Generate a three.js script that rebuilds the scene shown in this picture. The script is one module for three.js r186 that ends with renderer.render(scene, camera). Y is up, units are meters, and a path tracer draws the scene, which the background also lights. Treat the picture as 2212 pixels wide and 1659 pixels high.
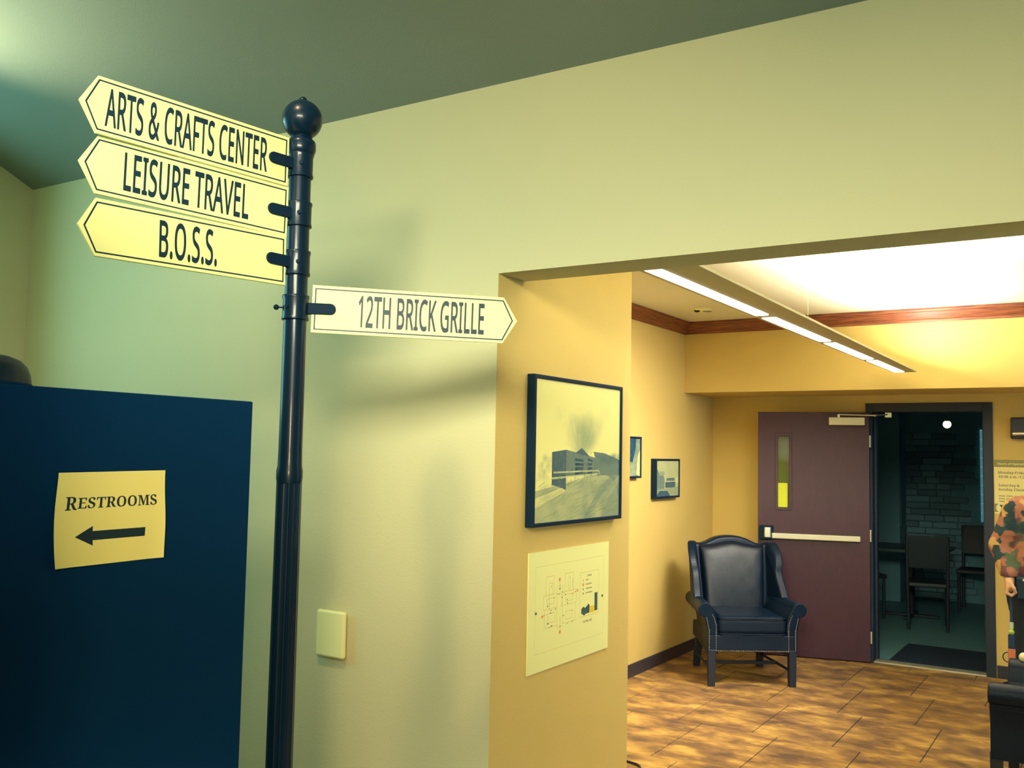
import * as THREE from 'three';
import { RoundedBoxGeometry } from 'three/addons/geometries/RoundedBoxGeometry.js';
import { mergeGeometries, mergeVertices, toCreasedNormals } from 'three/addons/utils/BufferGeometryUtils.js';
import { MarchingCubes } from 'three/addons/objects/MarchingCubes.js';
import { ImprovedNoise } from 'three/addons/math/ImprovedNoise.js';
import { RectAreaLightUniformsLib } from 'three/addons/lights/RectAreaLightUniformsLib.js';

// ---------------------------------------------------------------- camera, lights, exposure
const scene = new THREE.Scene();
scene.background = new THREE.Color(0x000000);
const camera = new THREE.PerspectiveCamera(43.966, 2212 / 1659, 0.05, 60);
camera.rotation.order = 'YXZ';
camera.position.set(2.1186, 1.713, 3.2138);
camera.rotation.set(THREE.MathUtils.degToRad(4.0789), THREE.MathUtils.degToRad(32.4348), THREE.MathUtils.degToRad(1.1239));
const renderer = new THREE.WebGLRenderer({ antialias: true });
renderer.toneMapping = THREE.LinearToneMapping;
renderer.toneMappingExposure = 1.0;
renderer.shadowMap.enabled = true;
RectAreaLightUniformsLib.init();
const L = (r, g, b) => new THREE.Color().setRGB(r, g, b);
function areaLight(color, intensity, w, h, pos, target) {
  const l = new THREE.RectAreaLight(color, intensity, w, h);
  l.position.set(...pos); l.lookAt(...target); scene.add(l); return l;
}
const DAY = L(0.12, 0.72, 1.35), WARM = L(1.0, 0.93, 0.80), HALL = L(1.0, 0.96, 0.68), LAMP = L(1.0, 0.70, 0.34);
const K = { rear: .3, left: 1.7, sconce: 105, spot: 14, strip: 71, cove: 16, up: 104, up2: 48, down: 29, lobbyWin: .6, grille: .012 };
// daylight through the hall's windows (window_1 left, window_3 rear), a wall lamp and a ceiling spot, all outside the frame
areaLight(HALL, K.rear, 5.2, 1.5, [3.5, 2.45, 8.93], [3.5, 2.45, 0]);
areaLight(L(.32, .92, .80), K.left, 1.6, 1.5, [-3.24, 2.7, 1.75], [0, 2.5, 1.75]);
areaLight(DAY, K.lobbyWin, 2.4, 1.6, [5.83, 1.5, -2.6], [0, 1.5, -2.6]);
areaLight(DAY, K.grille, 0.7, 1.3, [3.32, 1.6, -8.2], [0, 1.0, -8.2]);
areaLight(HALL, K.strip, 4.2, 1.1, [3.5, 3.55, 6.1], [-.5, 1.8, 0]);
areaLight(LAMP, K.sconce, .8, .8, [4.75, 2.1, 7.3], [-.5, 1.6, 0]);

// ---------------------------------------------------------------- helpers
let seed = 11;
const rnd = () => { seed = (seed * 1664525 + 1013904223) >>> 0; return seed / 4294967296; };
const PN = new ImprovedNoise();
const fbm = (x, y, z, o = 4) => { let s = 0, a = .5; for (let i = 0; i < o; i++) { s += a * PN.noise(x, y, z); x *= 2.03; y *= 2.03; z *= 2.03; a *= .5; } return s; };
const names = {};
function numbered(n) { const k = names[n] = (names[n] ?? -1) + 1; return k ? n + '_' + String(k).padStart(3, '0') : n; }
function tag(o, label, category, group) { Object.assign(o.userData, { label, category }); if (group) o.userData.group = group; return o; }
function thing(name, label, category, pos = [0, 0, 0], turn = 0, group) {
  const o = new THREE.Group(); o.name = numbered(name); o.position.set(...pos); o.rotation.y = turn; scene.add(o); return tag(o, label, category, group);
}
function clean(g) { g = g.index ? g.toNonIndexed() : g; for (const k of Object.keys(g.attributes)) if (!['position', 'normal', 'uv'].includes(k)) g.deleteAttribute(k);
  if (!g.attributes.normal) g.computeVertexNormals();
  if (!g.attributes.uv) g.setAttribute('uv', new THREE.BufferAttribute(new Float32Array(g.attributes.position.count * 2), 2)); return g; }
const merge = (gs) => { gs = [gs].flat().map(clean); return gs.length === 1 ? gs[0] : mergeGeometries(gs); };
function part(name, geo, mat, parent, label) {
  const m = new THREE.Mesh(Array.isArray(geo) ? merge(geo) : geo, mat); m.name = parent === scene ? numbered(name) : name; m.castShadow = m.receiveShadow = true;
  if (parent) parent.add(m); if (label) m.userData.label = label; return m;
}
function struct(name, geo, mat) { const m = part(name, geo, mat, scene); m.userData.kind = 'structure'; return m; }
function structGroup(name) { const g = new THREE.Group(); g.name = numbered(name); g.userData.kind = 'structure'; scene.add(g); return g; }
// box between two corners, with uv in metres
function bx(x0, y0, z0, x1, y1, z1, r = 0, seg = 2) {
  const w = Math.abs(x1 - x0), h = Math.abs(y1 - y0), d = Math.abs(z1 - z0);
  const g = r ? new RoundedBoxGeometry(w, h, d, seg, r) : new THREE.BoxGeometry(w, h, d);
  g.translate((x0 + x1) / 2, (y0 + y1) / 2, (z0 + z1) / 2); return planarUV(g);
}
function planarUV(g, s = 1) {
  const p = g.attributes.position, n = g.attributes.normal, uv = new Float32Array(p.count * 2);
  for (let i = 0; i < p.count; i++) {
    const ax = Math.abs(n.getX(i)), ay = Math.abs(n.getY(i)), az = Math.abs(n.getZ(i));
    const [u, v] = ax > ay && ax > az ? [p.getZ(i), p.getY(i)] : ay > az ? [p.getX(i), p.getZ(i)] : [p.getX(i), p.getY(i)];
    uv[2 * i] = u * s; uv[2 * i + 1] = v * s;
  }
  g.setAttribute('uv', new THREE.BufferAttribute(uv, 2)); return g;
}
function extr(pts, depth, bevel = 0, curve = 8, bseg = 2, hole) {
  const s = pts instanceof THREE.Shape ? pts : new THREE.Shape(pts.map((p) => new THREE.Vector2(...p)));
  if (hole) s.holes.push(new THREE.Path(hole.map((p) => new THREE.Vector2(...p))));
  return new THREE.ExtrudeGeometry(s, { depth, bevelEnabled: bevel > 0, bevelSize: bevel, bevelThickness: bevel, bevelSegments: bseg, curveSegments: curve });
}
function tube(pts, r, seg = 24, rs = 8) { return new THREE.TubeGeometry(new THREE.CatmullRomCurve3(pts.map((p) => new THREE.Vector3(...p))), seg, r, rs); }
function bar(a, b, r, rs = 10, r2 = r) {
  const A = new THREE.Vector3(...a), B = new THREE.Vector3(...b), d = B.clone().sub(A), g = new THREE.CylinderGeometry(r2, r, d.length(), rs);
  g.applyQuaternion(new THREE.Quaternion().setFromUnitVectors(new THREE.Vector3(0, 1, 0), d.normalize())); g.translate(...A.add(B).multiplyScalar(.5).toArray()); return g;
}
function warp(g, f) { const p = g.attributes.position, v = new THREE.Vector3(); for (let i = 0; i < p.count; i++) { v.fromBufferAttribute(p, i); f(v); p.setXYZ(i, v.x, v.y, v.z); } g.computeVertexNormals(); return g; }
const smooth = (g, a = .6) => toCreasedNormals(mergeVertices((() => { const h = g.clone(); h.deleteAttribute('normal'); h.deleteAttribute('uv'); return h; })(), 1e-5), a);
// canvas textures
function canvasTex(w, h, draw, srgb = true) {
  const c = document.createElement('canvas'); c.width = w; c.height = h; draw(c.getContext('2d'), w, h);
  const t = new THREE.CanvasTexture(c); if (srgb) t.colorSpace = THREE.SRGBColorSpace; t.magFilter = THREE.LinearFilter; t.anisotropy = 8; return t;
}
function dataTex(w, h, f, srgb, rx = 1, ry = 1) {
  const d = new Uint8Array(w * h * 4);
  for (let y = 0; y < h; y++) for (let x = 0; x < w; x++) { const c = f(x / w, y / h), i = (y * w + x) * 4; for (let k = 0; k < 3; k++) d[i + k] = Math.max(0, Math.min(255, Array.isArray(c) ? c[k] : c)); d[i + 3] = 255; }
  const t = new THREE.DataTexture(d, w, h); t.wrapS = t.wrapT = THREE.RepeatWrapping; t.magFilter = THREE.LinearFilter; t.minFilter = THREE.LinearMipmapLinearFilter;
  if (srgb) t.colorSpace = THREE.SRGBColorSpace; t.repeat.set(rx, ry); t.needsUpdate = true; return t;
}
const std = (r, g, b, rough = .8, extra = {}) => new THREE.MeshPhysicalMaterial({ color: L(r, g, b), roughness: rough, ...extra });

// ---------------------------------------------------------------- materials
const peel = dataTex(256, 256, (u, v) => { const t = 6.2832, R = 5; return 128 + 150 * fbm(R * Math.cos(t * u), R * Math.sin(t * u) + 9 * Math.cos(t * v), 9 * Math.sin(t * v), 3); }, false, 1 / .35, 1 / .35);
const paintBump = { bumpMap: peel, bumpScale: .0008 };
const M = {
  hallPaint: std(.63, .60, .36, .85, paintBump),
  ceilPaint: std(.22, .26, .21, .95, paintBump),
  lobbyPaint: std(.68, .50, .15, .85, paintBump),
  lobbyCeil: std(.85, .83, .62, .95),
  carpet: std(.06, .11, .12, 1),
  navy: std(.001, .030, .100, .7, { specularIntensity: .15 }),
  navyGloss: std(.002, .014, .035, .34, { specularIntensity: .35, clearcoat: .22, clearcoatRoughness: .1 }),
  bracketMat: std(.002, .016, .04, .7, { specularIntensity: .3 }),
  frameBlack: std(.002, .018, .044, .6, { specularIntensity: .35 }),
  signWhite: std(.90, .90, .36, .45),
  white: std(.90, .90, .45, .5),
  doorFrame: std(.008, .02, .045, .5),
  chrome: std(.75, .76, .62, .3, { metalness: .9 }),
  satin: std(.62, .60, .46, .45, { metalness: .6 }),
  glassDark: std(.02, .05, .08, .1),
  paneLeft: new THREE.MeshStandardMaterial({ color: 0x000000, emissive: L(.4, .95, 1), emissiveIntensity: 5.5 }),
  pane: new THREE.MeshStandardMaterial({ color: 0x000000, emissive: DAY, emissiveIntensity: 3 }),
  paneHall: new THREE.MeshStandardMaterial({ color: 0x000000, emissive: HALL, emissiveIntensity: 2 }),
  lampGlow: new THREE.MeshStandardMaterial({ color: 0x222222, emissive: L(1, .97, .8), emissiveIntensity: 2.2 }),
};
function woodTex(c0, c1, sx, sy) {
  return dataTex(512, 256, (u, v) => {
    const a = u * 6.2832, n = fbm(Math.cos(a) * 1.2, Math.sin(a) * 1.2 + 3, v * 16, 4), g = fbm(Math.cos(a) * 3, Math.sin(a) * 3, v * 90, 2);
    const k = Math.max(0, Math.min(1, .5 + n * 1.1 + g * .5)); return c0.map((c, i) => c + (c1[i] - c) * k);
  }, true, sx, sy);
}
M.crown = std(1, 1, 1, .45, { map: woodTex([84, 44, 38], [168, 94, 46], 1 / 1.1, 1 / .16) });
M.doorWood = std(1, 1, 1, .42, { map: (() => { const t = woodTex([58, 23, 46], [68, 27, 50], 1 / .9, 1 / .5); t.rotation = Math.PI / 2; return t; })() });
M.darkWood = std(.012, .02, .04, .45);
const hide = dataTex(256, 256, (u, v) => { const t = 6.2832; const n = fbm(7 * Math.cos(t * u), 7 * Math.sin(t * u) + 7 * Math.cos(t * v), 7 * Math.sin(t * v), 4); return 128 + 260 * Math.abs(n); }, false, 1 / .3, 1 / .3);
M.leather = std(.001, .010, .030, .38, { bumpMap: hide, bumpScale: .0012, specularIntensity: .5 });
M.brass = std(.42, .38, .26, .35, { metalness: .8 });

// ---------------------------------------------------------------- near hall shell
const HC = 3.2374, SL = .455, XL = -3.385, XR = 6.4, ZR = 9.1, T = .21;
{
  const w = structGroup('wall_front');
  part('wall_panel', [bx(XL - .2, 0, -T, 0, HC + .3, 0), bx(0, 2.44, -T, 1.96, HC + .3, 0), bx(1.96, 0, -T, XR + .2, HC + .3, 0)], M.hallPaint, w);
  const ridge = 4.6, yR = HC + SL * ridge;
  // left wall with a window opening (shape drawn in z,y)
  const leftShape = [[-T, -.1], [ZR, -.1], [ZR, HC], [ridge, yR + .1], [0, HC + .1], [-T, HC + .1]];
  let g = extr(leftShape, .2, 0, 8, 2, [[.9, 1.9], [2.6, 1.9], [2.6, 3.5], [.9, 3.5]]); g.rotateY(-Math.PI / 2); g.translate(XL, 0, 0);
  struct('wall_left', planarUV(clean(g)), M.hallPaint);
  g = extr(leftShape.map((p) => [...p]), .2, 0); g.rotateY(-Math.PI / 2); g.translate(XR + .2, 0, 0);
  struct('wall_right', planarUV(clean(g)), M.hallPaint);
  const rear = [[XL - .2, -.1], [XR + .2, -.1], [XR + .2, HC + .3], [XL - .2, HC + .3]];
  g = extr(rear, .2, 0, 8, 2, [[.8, 1.6], [6.2, 1.6], [6.2, 3.2], [.8, 3.2]]); g.translate(0, 0, ZR);
  struct('wall_rear', planarUV(clean(g)), M.hallPaint);
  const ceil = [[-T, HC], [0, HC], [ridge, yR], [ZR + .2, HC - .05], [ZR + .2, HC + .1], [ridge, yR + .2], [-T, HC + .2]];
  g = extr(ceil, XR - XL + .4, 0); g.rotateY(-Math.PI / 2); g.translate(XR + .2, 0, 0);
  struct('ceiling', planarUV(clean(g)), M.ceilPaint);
  struct('floor', bx(XL - .2, -.12, -T, XR + .2, 0, ZR + .2), M.carpet);
  function windowUnit(n, glow, box, axis, mullions) {
    const wg = structGroup('window_' + n), [a0, b0, a1, b1, at, th] = box, fr = [];
    const put = (u0, v0, u1, v1, t0, t1) => axis === 'x' ? bx(t0, v0, u0, t1, v1, u1) : bx(u0, v0, t0, u1, v1, t1);
    const f = .05, lo = Math.min(at, at + th), hi = Math.max(at, at + th);
    fr.push(put(a0, b0, a0 + f, b1, lo, hi), put(a1 - f, b0, a1, b1, lo, hi), put(a0, b0, a1, b0 + f, lo, hi), put(a0, b1 - f, a1, b1, lo, hi));
    for (let i = 1; i < mullions; i++) { const c = a0 + (a1 - a0) * i / mullions; fr.push(put(c - .02, b0, c + .02, b1, lo, hi)); }
    part('window_frame', fr, M.white, wg);
    const mid = at + th * .9; part('pane', put(a0 + .01, b0 + .01, a1 - .01, b1 - .01, Math.min(mid, mid + th * .05), Math.max(mid, mid + th * .05)), glow, wg);
  }
  windowUnit(1, M.paneLeft, [.9, 1.9, 2.6, 3.5, XL - .02, -.08], 'x', 3);
  windowUnit(3, M.paneHall, [.8, 1.6, 6.2, 3.2, ZR + .02, .08], 'z', 5);
  { const w = structGroup('wall_hall_divider'); part('wall_panel', [bx(XL, 0, 3.6, -.35, HC + SL * 3.6, 3.8), bx(2.9, 0, 3.6, XR, HC + SL * 3.6, 3.8), bx(-.35, 3.25, 3.6, 2.9, HC + SL * 3.6, 3.8), bx(-.35, 2.06, 3.6, 2.9, 2.56, 3.7)], M.hallPaint, w); }
  struct('wall_hall_pier', bx(-1.15, 0, 2.36, -.35, HC + SL * 2.3, 3.0), M.hallPaint);
  { // warm wall lamp on the right wall and a ceiling spot, both outside the frame
    const s = thing('floor_lamp', 'square warm shade on a slender floor lamp at the back of the hall', 'lamp', [4.75, 0, 7.3]); s.lookAt(-.5, 0, 0); part('shade', bx(-.4, 1.7, -.12, .4, 2.5, -.03, .01), new THREE.MeshStandardMaterial({ color: 0x332211, emissive: LAMP, emissiveIntensity: 3 }), s); part('pole', bar([0, .02, -.2], [0, 2.4, -.2], .02, 14), M.satin, s); part('base', new THREE.CylinderGeometry(.25, .26, .03, 32).translate(0, .015, -.15), M.satin, s);
    const c = thing('ceiling_spot', 'small round spot lamp under the sloping hall ceiling', 'lamp', [.03, 4.06, 2.0]); part('can', new THREE.CylinderGeometry(.05, .06, .14, 24, 1, true).translate(0, .06, 0), std(.6, .6, .5, .5, { side: THREE.DoubleSide }), c); part('bulb', new THREE.SphereGeometry(.035, 16, 12).translate(0, .02, 0), new THREE.MeshStandardMaterial({ color: 0x332211, emissive: LAMP, emissiveIntensity: 4 }), c);
    const l = new THREE.SpotLight(LAMP, K.spot, 0, .43, 1, 2); l.position.set(.03, 3.98, 1.98); l.target.position.set(-.4, .2, 0); l.shadow.radius = 3; l.castShadow = true; scene.add(l, l.target);
    const c2 = thing('linear_wall_washer', 'long hooded strip lamp hanging high in the hall', 'lamp', [3.5, 3.55, 6.1]); c2.lookAt(-.5, 1.8, 0);
    part('diffuser', bx(-2.1, -.55, -.03, 2.1, .55, -.015), new THREE.MeshStandardMaterial({ color: 0x332211, emissive: HALL, emissiveIntensity: 4 }), c2); part('hood', [bx(-2.14, .56, -.05, 2.14, .58, .35), bx(-2.14, -.58, -.06, 2.14, .58, -.035), bx(2.12, -.58, -.05, 2.14, .58, .3), bx(-2.14, -.58, -.05, -2.12, .58, .3)], std(.1, .12, .12, .6), c2);
    const u = thing('floor_uplight', 'slender torchiere uplight near the left wall of the hall, outside the frame', 'lamp', [-3.05, 0, 1.3]); part('bowl', new THREE.SphereGeometry(.16, 28, 12, 0, Math.PI * 2, Math.PI / 2, Math.PI / 2).translate(0, 2.93, 0), std(.3, .3, .25, .6, { side: THREE.DoubleSide }), u); part('pole', bar([0, .02, 0], [0, 2.78, 0], .014, 12), M.satin, u); part('base', new THREE.CylinderGeometry(.15, .16, .025, 28).translate(0, .0125, 0), M.satin, u); part('bulb', new THREE.SphereGeometry(.04, 14, 10).translate(0, 2.9, 0), new THREE.MeshStandardMaterial({ color: 0x332211, emissive: HALL, emissiveIntensity: 3 }), u);
    const l3 = new THREE.SpotLight(L(1, .92, .55), K.cove, 0, .8, 1, 2); l3.position.set(-3.05, 2.96, 1.3); l3.target.position.set(-1.95, 3.75, 1.25); l3.shadow.radius = 3; l3.castShadow = true; scene.add(l3, l3.target);
  }
}
// ---------------------------------------------------------------- lobby shell
const XC = -1.08, ZD = -4.65, ZE = -5.36, LH = 2.875, PZ = -1.2675;
struct('wall_pier', bx(XC - .2, 0, PZ, 0, LH + .2, -T), M.lobbyPaint);
{ // the side of the opening is painted like the lobby: the pier's face runs on to the hall
  struct('wall_reveal', bx(-.02, 0, -T, 0.001, 2.44, -.001), M.lobbyPaint);
}
struct('wall_lobby_left', bx(XC - .2, 0, ZE - .2, XC, LH + .2, PZ), M.lobbyPaint);
struct('wall_fascia', bx(XC, 2.2606, ZE, XR + .2, LH + .2, ZD), M.lobbyPaint);
{
  const w = structGroup('wall_back');
  part('wall_panel', [bx(XC - .2, 0, ZE - .2, .297, 2.4, ZE), bx(1.28, 0, ZE - .2, XR + .2, 2.4, ZE), bx(.297, 2.19, ZE - .2, 1.28, 2.4, ZE)], M.lobbyPaint, w);
}
struct('wall_lobby_right', [bx(XR - .4, 0, ZE, XR, .7, -T), bx(XR - .4, 2.3, ZE, XR, LH + .2, -T), bx(XR - .4, .7, ZE, XR, 2.3, -3.8), bx(XR - .4, .7, -1.4, XR, 2.3, -T)], M.lobbyPaint);
{ const wg = structGroup('window_4'); part('window_frame', [bx(XR - .4, .7, -3.8, XR - .3, .75, -1.4), bx(XR - .4, 2.25, -3.8, XR - .3, 2.3, -1.4), bx(XR - .4, .75, -2.62, XR - .3, 2.25, -2.58)], M.white, wg); part('pane', bx(XR - .33, .72, -3.78, XR - .3, 2.28, -1.42), M.pane, wg); }
struct('ceiling_lobby', bx(XC - .2, LH, ZE - .2, XR + .2, LH + .15, -T), M.lobbyCeil);

// floor tiles: cloudy slate-look tiles, each its own piece
{
  const fl = structGroup('floor_lobby'), SX = 7.6, SZ = 5.8;
  part('grout', bx(XC - .2, -.12, ZE - .2, XR + .2, -.004, -T), std(.03, .045, .06, .9), fl);
  const A = [100, 78, 66], B = [148, 112, 74], Cc = [190, 150, 84], D = [222, 184, 104], mix = (p, q, t) => p.map((e, i) => e + (q[i] - e) * t);
  const slate = dataTex(1536, 1152, (u, v) => {
    const x = u * SX, z = v * SZ, w = .1 * fbm(x * 4, z * 4, 31, 2);
    const a = fbm((x + w) * 3.6, (z + w) * 6.2, 3, 4), b = fbm((x + w) * 13, (z - w) * 30, 9, 3);
    const k = Math.max(0, Math.min(1, .47 + a * 1.15 + b * .45));
    return k < .4 ? mix(A, B, k / .4) : k < .72 ? mix(B, Cc, (k - .4) / .32) : mix(Cc, D, (k - .72) / .28);
  }, true);
  const mats = [.94, 1, 1.05].map((k) => std(k, k, k, .45, { map: slate, bumpMap: slate, bumpScale: .0008 }));
  const TW = .4875, TD = .8;
  for (let row = 0; row < 7; row++) {
    const z = -.32 - TD * (row + .5), off = .652 - .1625 * row + .1625 * 3;
    for (let i = -12; i < 16; i++) {
      const xc = off + i * TW - TW * 1.5;
      if (xc + TW / 2 < XC + .02 || xc + TW / 2 > XR - .2 || (z - TD / 2 > PZ && xc + TW / 2 < 0)) continue;
      const zb = Math.max(z - TD / 2, ZE), d = z + TD / 2 - zb; if (d < .05) continue;
      const g = new RoundedBoxGeometry(TW - .006, .014, d - .003, 1, .003), p = g.attributes.position, uv = new Float32Array(p.count * 2), ju = 0, jv = 0;
      for (let n = 0; n < p.count; n++) { uv[2 * n] = (p.getX(n) + xc + 1.3 + ju) / SX; uv[2 * n + 1] = (p.getZ(n) + z + 5.7 + jv) / SZ; }
      g.setAttribute('uv', new THREE.BufferAttribute(uv, 2));
      part('tile', g, mats[Math.floor(rnd() * 3)], fl).position.set(xc, -.006, zb + d / 2);
    }
  }
}
// baseboards and crown mouldings
struct('baseboard_left', [bx(XC, 0, ZE, XC + .012, .1, PZ - .0, .004)], std(.045, .036, .045, .5));
struct('baseboard_back', [bx(XC + .012, 0, ZE, .297, .1, ZE + .012, .004), bx(1.285, 0, ZE, XR - .4, .1, ZE + .012, .004)], std(.02, .026, .045, .5));
struct('baseboard_pier', bx(XC + .012, 0, PZ - .012, .0, .1, PZ, .004), std(.045, .036, .045, .5));
{
  const prof = [[0, 2.774], [.012, 2.774], [.016, 2.79], [.03, 2.80], [.052, 2.83], [.062, 2.845], [.075, 2.85], [.08, 2.86], [.08, 2.874], [0, 2.874]];
  const uvAlong = (g, axis) => { const p = g.attributes.position, uv = new Float32Array(p.count * 2); for (let i = 0; i < p.count; i++) { uv[2 * i] = axis === 'x' ? p.getX(i) : p.getZ(i); uv[2 * i + 1] = p.getY(i) + (axis === 'x' ? p.getZ(i) : p.getX(i)); } g.setAttribute('uv', new THREE.BufferAttribute(uv, 2)); return g; };
  let g = clean(extr(prof, PZ - ZD)); g.translate(XC, 0, ZD); struct('trim_1', uvAlong(g, 'z'), M.crown);
  g = clean(extr(prof.map(([a, b]) => [a, b]), XR - .4 - XC)); g.rotateY(-Math.PI / 2); g.translate(XR - .4, 0, ZD); struct('trim_2', uvAlong(g, 'x'), M.crown);
}
// ---------------------------------------------------------------- pendant light of the lobby
{
  const t = thing('linear_pendant_light', 'long pale metal pendant light with a row of lit diffusers hanging under the lobby ceiling', 'light fixture');
  // cross sections (x, y) at both ends: near z = -.28, far z = -4.45
  const N = { z: -.26, l: .497, s0: .525, s1: .597, r: .75, y: 2.456 }, F = { z: -4.45, l: .695, s0: .712, s1: .79, r: .862, y: 2.373 };
  const at = (k, f) => ({ z: N.z + (F.z - N.z) * f, x: N[k] + (F[k] - N[k]) * f, y: N.y + (F.y - N.y) * f });
  const P = (k, f, dy = 0, dx = 0) => { const p = at(k, f); return [p.x + dx, p.y + dy, p.z]; };
  function prism(sec) { // sec(f) -> list of points, lofted over f = a..b
    const A = sec(0), B = sec(1), n = A.length, v = [], q = (a, b, c, d) => v.push(...a, ...b, ...c, ...a, ...c, ...d);
    for (let i = 0; i < n; i++) { const j = (i + 1) % n; q(A[i], B[i], B[j], A[j]); }
    for (let i = 1; i < n - 1; i++) { v.push(...A[0], ...A[i], ...A[i + 1], ...B[0], ...B[i + 1], ...B[i]); }
    const g = new THREE.BufferGeometry(); g.setAttribute('position', new THREE.BufferAttribute(new Float32Array(v), 3)); g.computeVertexNormals(); return clean(g);
  }
  const shell = std(.62, .56, .32, .5, { side: THREE.DoubleSide });
  part('housing', [prism((f) => [P('l', f), P('r', f), P('r', f, .012), P('r', f, .02, -.04), P('l', f, .05, .05), P('l', f, .06)].reverse())], shell, t);
  part('reflector', [prism((f) => [P('l', f, .05, .02), P('l', f, .055, .02), P('l', f, .1, -.03), P('l', f, .1, -.035)])], shell, t);
  const gain = { up: [.45, .85, 1.1, 1.1], down: [.03, .26, .85, .05] };
  const segs = [[-.3, .295], [.318, .545], [.568, .775], [.798, .985]];
  for (const [a, b] of segs) {
    const si = segs.findIndex((q) => q[0] === a), g = prism((f) => { const s = Math.max(0, a) + (b - Math.max(0, a)) * f; return [P('s0', s, -.001), P('s1', s, -.001), P('s1', s, -.007, -.006), P('s0', s, -.007, .006)].reverse(); });
    part('diffuser', g, M.lampGlow, t, 'lit white diffuser');
    const c0 = Math.max(0, a), p = at('s0', (c0 + b) / 2), e = Math.abs(F.z - N.z) * (b - c0);
    for (const q of [.25, .75]) { const w = at('s0', c0 + (b - c0) * q), l = new THREE.SpotLight(WARM, K.down * gain.down[si] / 2, 0, 1.1, 1, 2); l.position.set(w.x + .037, w.y - .02, w.z); l.target.position.set(w.x - 1, w.y - .82, w.z); l.shadow.radius = 9; l.castShadow = true; scene.add(l, l.target); }
    const g2 = prism((f) => { const s = Math.max(0, a) + (b - Math.max(0, a)) * f; return [P('l', s, .056, .06), P('r', s, .024, -.06), P('r', s, .03, -.06), P('l', s, .062, .06)]; });
    part('uplight_lamp', g2, M.lampGlow, t);
    const u = new THREE.RectAreaLight(WARM, K.up * gain.up[si], e, .09); u.position.set(p.x + .17, p.y + .07, p.z); u.lookAt(p.x + .5, p.y + 1, p.z); scene.add(u);
  }
  for (const f of [.04, .5]) part('hanger', bar(P('l', f, .05, .02), [at('l', f).x + .02, LH, at('l', f).z], .0008, 5), M.white, t);
  const t2 = t.clone(); t2.name = numbered('linear_pendant_light'); t2.position.x = 3.1; t2.userData.label = 'second pendant light farther right under the lobby ceiling, outside the frame'; scene.add(t2);
  const u2 = new THREE.RectAreaLight(WARM, K.up2, 4.0, .1); u2.position.set(3.85, 2.52, -2.35); u2.rotation.set(-Math.PI / 2, 0, Math.PI / 2); u2.lookAt(3.85, 4, -2.35001); scene.add(u2);
}
{
  const t = thing('ceiling_sensor', 'small white round sensor with a dark lens on the lobby ceiling', 'sensor', [-.64, LH, -3.945], Math.PI * .23);
  part('base', new THREE.CylinderGeometry(.075, .07, .012, 28).translate(0, -.006, 0), M.white, t);
  part('lens', new THREE.SphereGeometry(.024, 16, 10).scale(1, .6, 1).translate(-.05, -.012, 0), M.navyGloss, t);
  part('grille', new THREE.CylinderGeometry(.03, .03, .006, 20).scale(1.2, 1, .8).translate(.035, -.014, 0), std(.3, .32, .2, .7), t);
}
// ---------------------------------------------------------------- signpost
const POST = [-.107, 0, 1.022];
const postBox = thing('sign_post', 'dark fluted sign post with a ball finial standing before the hall wall', 'sign post', POST);
{
  const seg = 64, sh = new THREE.Shape();
  const flute = (r0, r1, y0, y1) => { const g = new THREE.CylinderGeometry(r1, r0, y1 - y0, 96, 8, true); warp(g.translate(0, (y0 + y1) / 2, 0), (v) => { const a = Math.atan2(v.z, v.x), k = 1 - .07 * Math.pow(Math.abs(Math.cos(a * 6)), .6); v.x *= k; v.z *= k; }); return g; };
  part('base', new THREE.LatheGeometry([[0, 0], [.2, 0], [.2, .02], [.15, .05], [.11, .09], [.09, .16], [.075, .24], [.06, .26], [.055, .28], [.044, .3]].map((p) => new THREE.Vector2(...p)), 40), M.navyGloss, postBox);
  part('shaft', [flute(.0425, .0395, .28, 1.62), new THREE.LatheGeometry([[.0395, 1.60], [.0415, 1.615], [.0415, 1.64], [.0385, 1.655], [.0375, 1.7], [.0345, 2.69], [0, 2.69]].map((p) => new THREE.Vector2(...p)), 40)], M.navyGloss, postBox);
  part('neck', new THREE.LatheGeometry([[.034, 2.655], [.043, 2.668], [.047, 2.68], [.047, 2.70], [.044, 2.71], [.036, 2.716], [.034, 2.724], [.03, 2.74]].map((p) => new THREE.Vector2(...p)), 40), M.navyGloss, postBox);
  part('ball_finial', [new THREE.SphereGeometry(.065, 40, 28).translate(0, 2.782, 0), new THREE.SphereGeometry(.014, 16, 10).translate(0, 2.846, 0)], M.navyGloss, postBox);
}
// sign blades: d = direction from the post, position from measured plane
const signDefs = [
  { n: 'ARTS & CRAFTS CENTER', o: [-.052, 2.603, 1.133], phi: 1.701, L: .612, t: .003, s0: .0795, s1: .590, flip: -1, label: 'top cream arrow sign on the post reading ARTS & CRAFTS CENTER' },
  { n: 'LEISURE TRAVEL', o: [-.026, 2.436, 1.153], phi: 1.726, L: .595, t: .008, s0: .139, s1: .522, flip: -1, label: 'second cream arrow sign from the top of the post reading LEISURE TRAVEL' },
  { n: 'B.O.S.S.', o: [-.069, 2.295, 1.113], phi: 1.68, L: .615, t: -.023, s0: .248, s1: .432, flip: -1, label: 'third cream arrow sign down the post reading B.O.S.S.' },
  { n: '12TH BRICK GRILLE', o: [-.065, 2.161, .99], phi: -.758, L: .627, t: -.015, s0: .148, s1: .562, flip: 1, label: 'lowest cream arrow sign on the post, pointing right, reading 12TH BRICK GRILLE' },
];
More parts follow.
